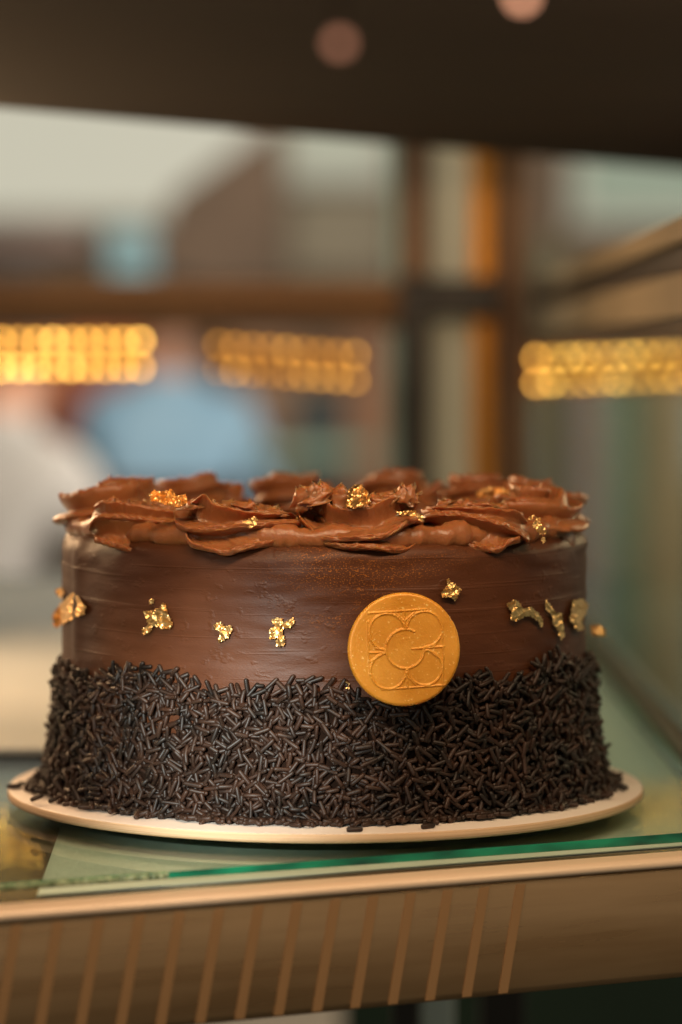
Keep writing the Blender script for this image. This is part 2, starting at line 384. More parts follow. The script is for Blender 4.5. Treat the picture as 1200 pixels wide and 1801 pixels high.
# ------------------------------------------------------------------ glass shelf and what lies under it
def gl_line(X, back=0.0):
    p = Vector((X, CY+.9645+SL*X))+nrm*back; return (p.x, p.y)
gx = -.0965
gxl = -.30
gl0 = gl_line(gxl); glb = (gxl-.3, 1.08)
zg0, zg1 = -.0103, -.0056
poly = [gl0, gl_line(.1395), (.1395, 1.08), glb]
n = len(poly)
gv = [(q[0], q[1], zg1-.0008 if i_ in (0, 3) else zg1-.0034) for i_, q in enumerate(poly)]+[(q[0], q[1], zg1) for q in poly]
gf = [tuple(reversed(range(n))), tuple(range(n, 2*n))]+[(i, (i+1) % n, n+(i+1) % n, n+i) for i in range(n)]
gs = mesh('glass_shelf', gv, gf, None, smooth=False, mats=[M['glass'], M['glassedge']], midx=[0, 0, 1, 1, 1, 0])
tag(gs, 'green edged clear glass shelf the cake board stands on', 'glass shelf')
# rough chipped strip at the left end of the front edge
rnd = random.Random(5)
cv = []; cf = []
nn = 260
for i in range(nn):
    X = gxl+.001+(.2430)*i/(nn-1)
    t = .0006+.0007*rnd.random()
    for (bk, z) in ((.0012, zg1+.0001), (-t, zg1-.0002-.0004*rnd.random()), (-t*1.3, zg1-.0012+.0004*rnd.uniform(-1, 1)), (-t, zg1-.0021+.0005*rnd.random()), (.0006, zg1-.0024)):
        q = gl_line(X, bk); cv.append((q[0], q[1], z))
for i in range(nn-1):
    for j in range(4): cf.append((i*5+j, i*5+j+1, (i+1)*5+j+1, (i+1)*5+j))
mesh('chipped_edge', cv, cf, M['chip'], gs, smooth=False)
lp = [gl_line(gx+.001, .0025), gl_line(.1385, .0025), (.1385, 1.07), (gx-.05, 1.07)]
ln = prism('shelf_liner', lp, zt-.0005, zt-.00015, M['liner'])
tag(ln, 'pale mint liner sheet lying under the glass shelf', 'liner')
# white marble slab behind on the left
ms = box('serving_slab', -.62, -.118, .117, 1.10, -.0055, -.0030, vary(mat('white_marble', lin(214, 206, 200), .3), lin(206, 212, 210), lin(228, 232, 230), 8), bw=.0004)
tag(ms, 'white stone serving slab behind the cake at the left', 'serving slab')

# ------------------------------------------------------------------ led strips
def led_strip(label, x0, step, cnt, rows, d, m, slope=0.0, r=.0022):
    base = P(x0, rows[0], d)
    root = empty('led_strip', base)
    tag(root, label, 'light strip', 'warm led light strips inside the case')
    length = (cnt-1)*step/F*d
    h = (rows[1]-rows[0])/F*d
    sx = slope*length
    bv = []
    bo = mesh('strip_body', [(-.006, .006, .006), (length+.006, .006, .006-sx), (length+.006, .006, -h-.006-sx), (-.006, .006, -h-.006),
                          (-.006, .010, .006), (length+.006, .010, .006-sx), (length+.006, .010, -h-.006-sx), (-.006, .010, -h-.006)],
              [(0, 1, 2, 3), (4, 7, 6, 5), (0, 4, 5, 1), (1, 5, 6, 2), (2, 6, 7, 3), (3, 7, 4, 0)], M['ledbody'], root, smooth=False)
    me = None
    for j in range(2):
        for i in range(cnt):
            jx = .0006*mn.noise(Vector((i*3.3, j*5.1, x0)))
            if me is None:
                o = lathe('led', [(.0002, .0030), (r*.6, .0026), (r, .001), (r, -.0015), (.0002, -.0015)], 12, m, root); o.rotation_euler = (math.pi/2, 0, 0); me = o
                e0c = m.node_tree.nodes['Principled BSDF']; cc = tuple(e0c.inputs['Emission Color'].default_value); ss_ = e0c.inputs['Emission Strength'].default_value
                alt = o.data.copy(); alt.materials[0] = emis('led_bright', (cc[0], cc[1]*1.1, cc[2]*1.3), ss_*1.35)
                alt2 = o.data.copy(); alt2.materials[0] = emis('led_soft', cc, ss_*.7)
            else:
                o = me.copy(); COL.objects.link(o); o.parent = root
                if mn.noise(Vector((i*2.7, j*9.3, x0*.1))) > .12: o.data = alt
                elif mn.noise(Vector((i*1.7, j*4.3, x0*.2))) < -.15: o.data = alt2
            X = i*step/F*d
            o.location = (X+jx, .004, -j*h-slope*X)
    return root
led_strip('brightest double row of round amber lights at the far left', -150, 30.5, 14, (599, 647), 2.05, M['led'])
led_strip('dim orange double row of lights above the middle of the cake', 384, 30, 9, (606, 650), 2.12, M['led2'], slope=.075)
led_strip('amber double row of lights beyond the side glass at the right', 944, 28, 13, (630, 674), 2.12, M['led'], slope=-.035, r=.0019)

# ------------------------------------------------------------------ cake board
CX = -.006
bd = empty('cake_board', (CX+.0002, 0, -.0056))
tag(bd, 'round cream white cake board under the cake', 'cake board')
R = .1193
lathe('board_top', [(.0001, .0056), (R-.0012, .0056), (R-.0004, .0053)], 160, M['board'], bd)
lathe('board_rim', [(R-.0004, .0053), (R, .0048), (R-.0001, .0035), (R, .0026), (R-.0006, .0022), (.08, .0022)], 160, M['boardrim'], bd)
lathe('base_disc', [(.106, .0022), (.106, 0), (.0001, 0)], 128, M['foot'], bd)

# ------------------------------------------------------------------ the cake
cake = empty('chocolate_cake', (CX, 0, 0))
tag(cake, 'round chocolate cake with piped swirls, gold leaf and sprinkles', 'cake')
RC, HT = .0985, .0965
CO = Vector((CX, 0, 0))
def rc(a, z):
    """radius of the frosted side"""
    p = Vector((math.cos(a)*.1, math.sin(a)*.1, z))
    r = RC+.0012*mn.noise(p*14)+.0004*mn.noise(Vector((p.x, p.y, p.z*5))*60)
    k = max(0, (z-.082)/.015)
    k = min(1, k)
    r += .0016*k*mn.noise(Vector((p.x*45, p.y*45, z*170)))+.0012*k*abs(mn.noise(Vector((p.x*110, p.y*110, z*420))))
    # vertical fold near the left
    da = (a-math.radians(270-65))
    r += .0012*math.exp(-(da/.05)**2)*min(1, max(0, (z-.03)/.03))
    return r
vs = []; fs = []; SEG = 420
zz = [0.0, .01, .02, .03]+[.034+i*.0015 for i in range(42)]
rows = []
for z in zz:
    rows.append([(z, 0)]*1)
for z in zz:
    for i in range(SEG):
        a = 2*math.pi*i/SEG; r = rc(a, z)
        if z > HT-.007: 
            t = (z-(HT-.007))/.007; r -= .007*(1-math.sqrt(max(0, 1-min(1, t)**2)))
        vs.append((r*math.cos(a), r*math.sin(a), min(z, HT)))
k = len(zz)
for q in range(1, 9):
    rr = 1-q/8.0
    for i in range(SEG):
        a = 2*math.pi*i/SEG
        r = max(.0002, (RC-.0085)*rr)
        vs.append((r*math.cos(a), r*math.sin(a), HT+.0008*mn.noise(Vector((r*math.cos(a)*60, r*math.sin(a)*60, 3)))+.0004))
tot = k+8
for j in range(tot-1):
    for i in range(SEG):
        i2 = (i+1) % SEG
        fs.append((j*SEG+i, j*SEG+i2, (j+1)*SEG+i2, (j+1)*SEG+i))
mesh('frosting', vs, fs, M['ganache'], cake)

# piped rosettes
def cr(p0, p1, p2, p3, t):
    return .5*((2*p1)+(-p0+p2)*t+(2*p0-5*p1+4*p2-p3)*t*t+(-p0+3*p1-3*p2+p3)*t**3)
def resample(pl, n):
    pts = [Vector(q) for q in pl]; out = []
    dense = []
    for i in range(len(pts)-1):
        a = pts[max(i-1, 0)]; b_ = pts[i]; c_ = pts[i+1]; e = pts[min(i+2, len(pts)-1)]
        for k_ in range(12): dense.append(cr(a, b_, c_, e, k_/12))
    dense.append(pts[-1])
    ls = [0]
    for a, b_ in zip(dense, dense[1:]): ls.append(ls[-1]+(b_-a).length)
    j = 0
    for i in range(n):
        t = ls[-1]*i/(n-1)
        while j < len(dense)-2 and ls[j+1] < t: j += 1
        w_ = (t-ls[j])/max(1e-9, ls[j+1]-ls[j]); out.append(dense[j].lerp(dense[j+1], min(1, max(0, w_))))
    return out
def shell(v, f, rows, pxc, dc, seed, origin):
    """the outward face of a piped swirl: bands of cream laid round its centre, as crest, valley, flange and skirt"""
    NC = 170; SUB = 9
    Xc = (pxc-600)/F*dc
    full = []
    A = rows[0][0]
    def sh(pl, dy, k_=1.0): return [(pxc+(x-pxc)*k_, y+dy) for x, y in pl]
    full.append((sh(A, 16, .86), rows[0][1]-.0050, 0)); full.append((sh(A, 4, .94), rows[0][1]-.0034, 0)); full.append((sh(A, -.6, .975), rows[0][1]-.0022, 1))
    for q, (pl, r, crest) in enumerate(rows):
        if crest and q:
            full.append((sh(pl, -3.4, .99), r-.0018, 0)); full.append((pl, r, 1)); full.append((sh(pl, 5.0, 1.0), r+.0001, .4)); full.append((sh(pl, 9.5, .992), r-.0012, 0))
        elif crest:
            full.append((pl, r, 1)); full.append((sh(pl, 3, 1.0), r+.0004, 0))
        else: full.append((pl, r, 0))
    last = rows[-1]
    full.append((sh(last[0], 6, .93), last[1]-.006, 0))
    G = []
    for pl, r, c_ in full:
        line = []
        for p in resample(pl, NC):
            d = dc
            for _ in range(3):
                X = (p.x-600)/F*d-Xc
                d = dc-math.sqrt(max(r*r-X*X, 0))
            line.append((P(p.x, p.y, d), c_))
        G.append(line)
    o = len(v); nr = (len(G)-1)*SUB+1
    for k_ in range(len(G)-1):
        for q in range(SUB if k_ < len(G)-2 else SUB+1):
            t = q/SUB
            for i in range(NC):
                a = G[max(k_-1, 0)][i][0]; b_ = G[k_][i][0]; c_ = G[k_+1][i][0]; e = G[min(k_+2, len(G)-1)][i][0]
                # softened cubic so that crests stay thin
                pt = b_.lerp(c_, t)*.12+cr(a, b_, c_, e, t)*.88
                cw = G[k_][i][1]*(1-t)+G[k_+1][i][1]*t
                u_ = i/(NC-1)
                n_ = mn.noise(Vector((u_*9, k_*1.1, seed)))*.0008+mn.noise(Vector((u_*26, (k_+t)*1.3, seed+3)))*.00036*(1+cw)
                n_ += cw*max(0, mn.noise(Vector((u_*5, k_*2.0, seed+9))))*mn.noise(Vector((u_*70, k_*1.0, seed+5)))*.0006
                pt = pt+Vector((0, -1, .6))*n_
                v.append(pt-origin)
    for k_ in range(nr-1):
        for i in range(NC-1):
            f.append((o+k_*NC+i, o+(k_+1)*NC+i, o+(k_+1)*NC+i+1, o+k_*NC+i+1))
SH = {
 0: (635, 1.0215, [([(548, 880), (554, 873), (563, 875), (575, 881), (581, 887), (593, 893), (613, 895), (630, 894), (647, 892), (665, 885), (680, 879), (691, 874), (701, 875), (708, 884)], .0170, 1),
      ([(546, 897), (557, 903), (561, 911), (567, 919), (578, 923), (604, 924), (630, 925), (656, 924), (678, 919), (693, 911), (704, 903), (718, 894)], .0144, 0),
      ([(525, 888), (527, 906), (536, 917), (545, 925), (556, 936), (569, 943), (587, 944), (613, 943), (639, 942), (660, 941), (678, 938), (695, 930), (710, 919), (723, 913), (734, 912), (745, 917)], .0232, 1),
      ([(530, 914), (548, 932), (565, 946), (587, 950), (613, 950), (650, 949), (680, 946), (702, 938), (720, 930), (736, 925), (744, 922)], .0178, 0),
      ([(540, 930), (565, 948), (587, 954), (608, 957), (652, 958), (684, 962), (706, 964), (721, 961), (734, 951), (742, 936), (745, 925)], .0222, 1)]),
 11: (425, 1.0270, [([(336, 884), (347, 877), (356, 870), (363, 872), (371, 882), (382, 889), (397, 893), (421, 897), (441, 901), (460, 900), (484, 902), (506, 902), (519, 905), (526, 914)], .0190, 1),
      ([(332, 896), (341, 910), (350, 918), (374, 922), (395, 921), (423, 917), (441, 915), (460, 914), (484, 914), (506, 914), (524, 920)], .0166, 0),
      ([(306, 902), (308, 912), (314, 920), (328, 926), (352, 929), (374, 928), (395, 926), (423, 921), (452, 919), (484, 918), (510, 917), (530, 920)], .0246, 1),
      ([(311, 922), (330, 940), (354, 945), (386, 944), (421, 940), (452, 936), (484, 935), (506, 932), (527, 925)], .0194, 0),
      ([(326, 938), (335, 952), (354, 958), (376, 964), (397, 968), (421, 962), (452, 955), (484, 950), (506, 943), (527, 931), (545, 926)], .0250, 1)]),
 10: (246, 1.0520, [([(166, 892), (170, 887), (178, 882), (200, 883), (240, 887), (270, 893), (310, 897), (326, 902)], .0175, 1),
      ([(166, 898), (176, 904), (200, 905), (240, 909), (280, 912), (318, 914)], .0162, 0),
      ([(157, 924), (161, 915), (170, 909), (190, 906), (220, 907), (260, 911), (290, 916), (318, 920), (332, 925)], .0222, 1),
      ([(159, 934), (172, 942), (200, 940), (240, 943), (280, 946), (320, 948), (336, 948)], .0176, 0),
      ([(166, 946), (184, 950), (205, 956), (226, 962), (244, 967), (256, 963), (275, 959), (310, 956), (334, 954)], .0216, 1)]),
 1: (838, 1.0400, [([(742, 896), (757, 892), (777, 890), (810, 891), (833, 892), (860, 893), (879, 896), (903, 897), (917, 903), (926, 914), (932, 924)], .0180, 1),
      ([(742, 902), (777, 899), (805, 899), (847, 905), (880, 911), (908, 920), (930, 934)], .0168, 0),
      ([(740, 912), (757, 905), (777, 902), (805, 902), (847, 910), (870, 916), (890, 922), (913, 933), (932, 948)], .0228, 1),
      ([(744, 922), (777, 926), (819, 931), (862, 937), (890, 941), (926, 950)], .0182, 0),
      ([(744, 926), (777, 938), (805, 949), (833, 958), (855, 962), (873, 964), (884, 960), (896, 950), (915, 946)], .0224, 1)]),
}
PEAKS = {
 0: [(548, 890, 522, 857, .0034), (548, 888, 534, 849, .0028), (560, 888, 549, 845, .0030), (572, 888, 562, 844, .0026), (584, 890, 580, 847, .0030), (596, 892, 600, 845, .0020), (604, 894, 606, 872, .0020), (590, 890, 570, 856, .0032),
     (660, 890, 662, 865, .0016), (684, 884, 688, 862, .0030), (700, 886, 700, 861, .0030), (708, 886, 712, 845, .0018), (714, 888, 722, 851, .0018), (720, 888, 739, 861, .0010), (694, 886, 676, 868, .0024)],
 11: [(346, 894, 345, 874, .0022), (358, 896, 357, 868, .0026), (368, 894, 366, 874, .0022), (400, 900, 396, 874, .0026), (416, 900, 414, 871, .0024), (426, 900, 430, 870, .0026), (446, 902, 450, 880, .0028), (466, 904, 468, 881, .0026), (484, 906, 484, 884, .0020)],
 10: [(236, 892, 232, 872, .0026), (258, 894, 262, 874, .0022), (200, 890, 196, 872, .0020), (300, 898, 296, 880, .0022)],
 1: [(800, 896, 806, 878, .0026), (818, 896, 822, 868, .0028), (850, 896, 852, 874, .0026), (780, 894, 774, 880, .0020), (882, 900, 884, 882, .0020)],
}
def rosette(idx, ang, Rc=.0790, s=1.0, z0=HT, turns=1.3):
    rn = random.Random(100+idx)
    v = []; f = []
    NS, NP = 190, 78
    lobes = 6
    ph0 = rn.uniform(0, 6.28); sd = Vector((idx*7.3, idx*3.1, 1.7))
    dirn = 1
    ph_path = rn.uniform(-.5, .5)+math.radians(ang)+2.6
    rho0 = .0138*s
    tw0 = math.radians(-14+rn.uniform(-12, 12))
    for i in range(NS):
        t = i/(NS-1)
        phi = ph_path+dirn*2*math.pi*turns*t
        rho = rho0*(1-t)**.8+.0015
        z = .0062*s+.0085*s*t+.0010*mn.noise(Vector((t*5, idx, 0)))
        c = Vector((rho*math.cos(phi), rho*math.sin(phi), z))
        out = Vector((math.cos(phi), math.sin(phi), 0)); up = Vector((0, 0, 1))
        env = min(1, (t/.03))**.5*min(1, ((1-t)/.06)+.02)**.6
        size = .0116*s*(1-.42*t)*env*(1+.10*mn.noise(Vector((t*7, idx*2.2, 5))))
        th0 = tw0+.5*t+.55*mn.noise(Vector((t*4, idx*1.3, 9)))
        # the stroke leans outward a little
        for j in range(NP):
            th = 2*math.pi*j/NP
            w = abs(math.cos(lobes*(th-th0)/2))
            k_ = .43+.57*w**2.1
            lob = round((th-th0)/(2*math.pi/lobes))
            k_ *= 1+.26*mn.noise(Vector((lob*3.7+idx, t*6, 2)))
            q = c+(out*math.cos(th)+up*math.sin(th)*.98)*size*k_
            # ragged crest where the cream tears
            if w > .8:
                q += (out*math.cos(th)+up*math.sin(th))*.0010*s*mn.noise(Vector((phi*5, lob, idx*5)))*(w-.8)*5
                e = mn.noise(Vector((phi*26, lob*3, idx)))+.5*mn.noise(Vector((phi*60, lob*3, idx)))
                g2 = max(0, mn.noise(Vector((phi*1.6, lob*2, idx+40)))+.15)*3
                q += (out*math.cos(th)+up*math.sin(th))*(.0016*e*min(1, g2)*(w-.8)*5)
            q += Vector((mn.noise(q*260+sd), mn.noise(q*260+sd*2), mn.noise(q*260+sd*3)))*.00022
            v.append(q)
    for i in range(NS-1):
        for j in range(NP):
            j2 = (j+1) % NP
            f.append((i*NP+j, i*NP+j2, (i+1)*NP+j2, (i+1)*NP+j))
    f.append(tuple(reversed(range(NP)))); f.append(tuple((NS-1)*NP+j for j in range(NP)))
    # torn peaks
    def spike(base, tip, r0, seed):
        o = len(v); n_ = 9; g_ = 14
        ax = (tip-base); 
        a = ax.cross(Vector((0.3, 1, 0.1))).normalized(); b_ = ax.normalized().cross(a)
        for i in range(n_):
            t = i/(n_-1); r = r0*1.25*(1-t**2.2)**.8*(1+.6*mn.noise(Vector((t*5, seed, 1))))
            bend = a*(.0012*t*t*math.sin(seed))
            for j in range(g_):
                w = 2*math.pi*j/g_
                nb = base*300+ax*t*300+Vector((math.cos(w), math.sin(w), seed))*.7
                rr = r*(1+.75*mn.noise(Vector((math.cos(w)*1.9+seed, math.sin(w)*1.9, t*4+seed))))
                v.append(base+ax*t+bend+(a*math.cos(w)+b_*math.sin(w)*.55)*max(rr, .00008)+ax.normalized()*.0022*t*mn.noise(Vector((math.cos(w)*2.2, math.sin(w)*2.2, seed*2)))+Vector((mn.noise(nb), mn.noise(nb*1.3), mn.noise(nb*.8)))*.0011)
        for i in range(n_-1):
            for j in range(g_):
                j2 = (j+1) % g_
                f.append((o+i*g_+j, o+i*g_+j2, o+(i+1)*g_+j2, o+(i+1)*g_+j))
        f.append(tuple(o+(n_-1)*g_+j for j in range(g_)))
    for q in range(rn.randint(8, 12)):
        a = rn.uniform(0, 6.28); r = rn.uniform(.0015, .0105)*s
        h = rn.uniform(.0005, .0058)*s*(1.25 if idx in (0, 1) else .8)
        zb = (.0150 if r < .006 else .0125)*s
        spike(Vector((r*math.cos(a), r*math.sin(a), zb-.003)), Vector((r*1.12*math.cos(a), r*1.12*math.sin(a), zb+h)), rn.uniform(.0016, .0036)*s, rn.uniform(0, 50))
    ar = math.radians(ang)
    loc = Vector((Rc*math.sin(ar), -Rc*math.cos(ar), z0-.0016))
    if idx in SH:
        pxc, dc, rows = SH[idx]
        shell(v, f, rows, pxc, dc, idx*3.3, loc+CO)
        for q, (bx, by, tx, ty, r0) in enumerate(PEAKS[idx]):
            dd = dc-.008+.003*math.sin(q*2.1)
            ty = ty+(by-ty)*(.12 if idx == 0 else .38)
            spike(P(bx, by, dd)-loc-CO, P(tx, ty, dd)-loc-CO, r0*(1.35 if idx == 0 else 1.6), idx*7+q*1.9)
    o = mesh('rosette', v, f, M['cream'], cake)
    o.location = (Rc*math.sin(ar), -Rc*math.cos(ar), z0-.0016)
    tl = 0 if idx in SH else math.radians(rn.uniform(4, 13)); ax = Vector((math.cos(ar), math.sin(ar), 0))
    o.rotation_euler = (Matrix.Rotation(tl, 4, ax) @ Matrix.Rotation(0 if idx in SH else rn.uniform(-.08, .08), 4, Vector((0, 1, 0)))).to_euler()
    return o
sizes = {0: .66, 1: .66, 11: .66, 10: .66, 2: .94}
for i in range(12):
    rosette(i, 9.4+30*i, s=sizes.get(i, .95), Rc=.0795 if i not in (0, 1, 2, 10, 11) else (.0810 if i == 2 else .0775))

sv = []; sf = []; SG = 360; SP = 14
for i in range(SG):
    a = 2*math.pi*i/SG
    cx_, cy_ = math.cos(a), math.sin(a)
    lump = mn.noise(Vector((cx_*9, cy_*9, 2.0))); l2 = mn.noise(Vector((cx_*28, cy_*28, 6.0)))
    rr_ = .0032+.0010*lump+.0005*l2; R0 = .0935+.0010*l2; z0_ = .0980+.0010*lump
    for j in range(SP):
        w_ = 2*math.pi*j/SP
        k_ = rr_*(1+.22*mn.noise(Vector((cx_*40, cy_*40, w_*1.2))))
        r_ = R0+k_*math.cos(w_)*1.15; sv.append((r_*cx_, r_*cy_, z0_+k_*math.sin(w_)*1.3))
for i in range(SG):
    for j in range(SP):
        i2, j2 = (i+1) % SG, (j+1) % SP
        sf.append((i*SP+j, i2*SP+j, i2*SP+j2, i*SP+j2))
mesh('cream_skirt', sv, sf, M['cream'], cake)

# ------------------------------------------------------------------ sprinkles
rnd = random.Random(11)
# px -> top line of the coat on the front, in metres above the board
TOPPX = [(95, 1165), (125, 1172), (165, 1200), (200, 1180), (260, 1178), (330, 1192), (375, 1218), (450, 1212), (545, 1200), (610, 1212), (650, 1240), (740, 1246), (800, 1200), (850, 1186), (905, 1202), (950, 1166), (990, 1150), (1015, 1172), (1050, 1150)]
def coat_top(a):
    """a: angle on the cake, 0 = right, -90 deg = front"""
    X = CX+.1*math.cos(a); d = 1.1+.1*math.sin(a)
    if math.sin(a) > .15: return .048+.004*mn.noise(Vector((a*4, 1, 1)))
    px = 600+X/d*F
    px = min(max(px, 96), 1049)
    for (x0, y0), (x1, y1) in zip(TOPPX, TOPPX[1:]):
        if x0 <= px <= x1:
            y = y0+(y1-y0)*(px-x0)/(x1-x0); break
    return CZ-(y-HOR)*d/F+.0012
def coat_r(a, z):
    flare = .0040*max(0, 1-z/.034)**1.6*(1.0+1.3*abs(math.cos(a))**2)*.62
    return RC+.0006+flare
# dark backing under the coat
vs = []; fs = []; SG = 240; RW = 22
for j in range(RW):
    for i in range(SG):
        a = 2*math.pi*i/SG; zt_ = coat_top(a)-.0035
        z = zt_*(j/(RW-1)); r = coat_r(a, z)-.0002
        if j == RW-1: r = RC-.003
        vs.append((r*math.cos(a), r*math.sin(a), max(z, .0002)))
for j in range(RW-1):
    for i in range(SG):
        i2 = (i+1) % SG
        fs.append((j*SG+i, j*SG+i2, (j+1)*SG+i2, (j+1)*SG+i))
mesh('sprinkle_bed', vs, fs, M['under'], cake)

def capsule(c, t, Ln, r, bend=0.0, seg=8):
    """vertices and faces of one sprinkle about centre c along t"""
    t = t.normalized(); a = t.cross(Vector((.13, .21, .97))).normalized(); b_ = t.cross(a)
    st = [(-.5, .45), (-.44, .85), (-.36, 1), (0, 1.0), (.36, 1), (.44, .85), (.5, .45)]
    v = []; f = []
    for (q, w) in st:
        p = c+t*(q*Ln)+a*(bend*Ln*(q*q*4-.5))
        for i in range(seg):
            an = 2*math.pi*i/seg; v.append(p+(a*math.cos(an)+b_*math.sin(an))*r*w)
    for k_ in range(len(st)-1):
        for i in range(seg):
            j = (i+1) % seg; f.append((k_*seg+i, k_*seg+j, (k_+1)*seg+j, (k_+1)*seg+i))
    f.append(tuple(reversed(range(seg)))); f.append(tuple((len(st)-1)*seg+i for i in range(seg)))
    return v, f
spr = []
def place(layer, tries, mind):
    pts = []; cell = {}
    for _ in range(tries):
        a = rnd.uniform(0, 2*math.pi)
        if math.sin(a) > .3 and rnd.random() < .35: continue
        zt_ = coat_top(a)
        zz_ = rnd.uniform(.0008, zt_)
        edge = (zt_-zz_)
        if layer and edge < .003: continue
        key = (int(a*.1/mind), int(zz_/mind)); bad = False
        for dx in (-1, 0, 1):
            for dz in (-1, 0, 1):
                for (a2, z2) in cell.get((key[0]+dx, key[1]+dz), ()):
                    if ((a-a2)*.1)**2+(zz_-z2)**2 < mind*mind: bad = True
        if bad: continue
        cell.setdefault(key, []).append((a, zz_))
        r = coat_r(a, zz_)+.0006+layer*.0012+rnd.uniform(-.0003, .0005)
        c = Vector((r*math.cos(a), r*math.sin(a), zz_))
        out = Vector((math.cos(a), math.sin(a), 0)); tan = Vector((-math.sin(a), math.cos(a), 0))
        th = rnd.uniform(0, math.pi); 
        if zz_ < .003: th = rnd.gauss(0, .7)
        t = tan*math.cos(th)+Vector((0, 0, 1))*math.sin(th)+out*rnd.gauss(0, .24 if abs(math.cos(a)) < .8 else .42)
        Ln = rnd.uniform(.0046, .0074) if rnd.random() < .8 else rnd.uniform(.0030, .0046)
        h = abs(t.normalized().z)*Ln/2
        if c.z < h+.0008: c.z = h+.0008
        spr.append((c, t, Ln, rnd.uniform(.00070, .00088), rnd.gauss(0, .06)))
place(0, 30000, .00215)
place(1, 26000, .00262)
place(2, 4200, .0046)
# fringe that spills on to the board
for _ in range(330):
    a = rnd.uniform(math.pi*.95, math.pi*2.05)
    sidew = 1+1.3*abs(math.cos(a))**2
    r = .1022+.0012*sidew+abs(rnd.gauss(0, .0016*sidew))
    th = rnd.uniform(0, math.pi)
    spr.append((Vector((r*math.cos(a), r*math.sin(a), .0010+rnd.uniform(0, .0012))), Vector((math.cos(th), math.sin(th), rnd.gauss(0, .22))), rnd.uniform(.004, .0064), .0009, rnd.gauss(0, .05)))
# the hundred that show largest, on the near side, as parts of their own; the rest as one mass
def nearness(s):
    c = s[0]; return (c-Vector((0.006, -1.1, .16))).length-(c.xy.length-.1)*8
order = sorted(range(len(spr)), key=lambda i: nearness(spr[i])-.0*spr[i][2]*3)
solo = set(order[:100])
vs = []; fs = []
for i, s in enumerate(spr):
    v_, f_ = capsule(*s)
    if i in solo:
        c = s[0]
        mesh('sprinkle', [q-c for q in v_], f_, M['sprinkle'], cake).location = c
    else:
        o = len(vs); vs.extend(v_); fs.extend([tuple(o+q for q in ff) for ff in f_])
tag(mesh('sprinkle_coat', vs, fs, M['sprinkle'], cake), kind='stuff')

# loose sprinkles on the board
def on_board(px, py, ang, lab):
    d = (CZ-.0009)*F/(py-HOR); p = P(px, py, d)
    v_, f_ = capsule(Vector((0, 0, 0)), Vector((math.cos(ang), math.sin(ang), .02)), .0056, .00095, .02)
    o = mesh('chocolate_sprinkle', v_, f_, M['sprinkle']); o.location = (p.x, p.y, .00096)
    tag(o, lab, 'sprinkle', 'loose sprinkles on the cake board')
on_board(25, 1383, .3, 'single dark sprinkle at the far left rim of the cake board')
on_board(624, 1459, .1, 'dark sprinkle lying flat on the board, directly below the left edge of the medallion')
on_board(753, 1453, .6, 'tilted dark sprinkle on the front of the board, below the right edge of the medallion')

# ------------------------------------------------------------------ medallion
md = empty('medallion', (0, 0, 0))
mpx, mpy, mr_ = 709.5, 1141.5, 99.5
dm = .9965
mc = P(mpx, mpy, dm); RM = mr_/F*dm
md.parent = cake
md.location = mc-CO
tag(md, 'round orange gold chocolate medallion with pressed letter C and clover pattern')
NG = 300
h = np.zeros((NG, NG))
xs = np.linspace(-1.01, 1.01, NG)
XX, YY = np.meshgrid(xs, -xs)        # x right, y up (row 0 is the top)
def c5(x, y): return ((x-600)/497.0, -(y-655)/497.0)
def ring(cx, cy, r, w, mask=None):
    c = c5(cx, cy); D = np.abs(np.hypot(XX-c[0], YY-c[1])-r/497.0)
    g_ = np.exp(-(D/w)**2)
    return g_ if mask is None else g_*mask
def seg_(x0, y0, x1, y1, w):
    a = np.array(c5(x0, y0)); b_ = np.array(c5(x1, y1)); ab = b_-a
    t = np.clip(((XX-a[0])*ab[0]+(YY-a[1])*ab[1])/(ab@ab), 0, 1)
    D = np.hypot(XX-a[0]-t*ab[0], YY-a[1]-t*ab[1])
    return np.exp(-(D/w)**2)
gc = c5(610, 652); gr = 170/497.0
outside = (np.hypot(XX-gc[0], YY-gc[1]) > gr*1.0).astype(float)
w = .017
H = np.zeros_like(h)
for (cx, cy, r) in ((450, 500, 158), (780, 482, 156), (458, 842, 158), (782, 818, 152)):
    H = np.maximum(H, ring(cx, cy, r, w, outside))
angG = np.degrees(np.arctan2(YY-gc[1], XX-gc[0]))
openG = ((angG < 0) | (angG > 60)).astype(float)
H = np.maximum(H, ring(610, 652, 170, w*1.1, openG))
for s_ in ((670, 652, 800, 645), (800, 645, 955, 634), (285, 335, 560, 322), (560, 322, 800, 306), (283, 405, 283, 670), (283, 670, 300, 860), (290, 682, 440, 680),
           (400, 1003, 620, 992), (620, 992, 962, 970), (936, 480, 945, 640), (945, 640, 940, 962), (530, 340, 604, 410), (604, 410, 690, 335), (604, 330, 606, 470), (622, 830, 626, 985),
           (560, 965, 622, 885), (622, 885, 700, 965), (345, 640, 440, 668), (300, 760, 420, 690), (860, 640, 920, 560), (810, 660, 900, 730)):
    H = np.maximum(H, seg_(*s_, w*.72))
rg = np.random.RandomState(3)
rough = rg.rand(NG, NG)
sm = rough.copy()
for _ in range(2): sm = (sm+np.roll(sm, 1, 0)+np.roll(sm, -1, 0)+np.roll(sm, 1, 1)+np.roll(sm, -1, 1))/5
sm = (sm-.5)
RRm = np.hypot(XX, YY)
H = H*(1+1.6*sm)
emb = .00042*H+.00010*sm
edge = np.clip((RRm-.93)/.07, 0, 1); emb = emb-.00075*edge**3
vs = []; fs = []; vid = -np.ones((NG, NG), int)
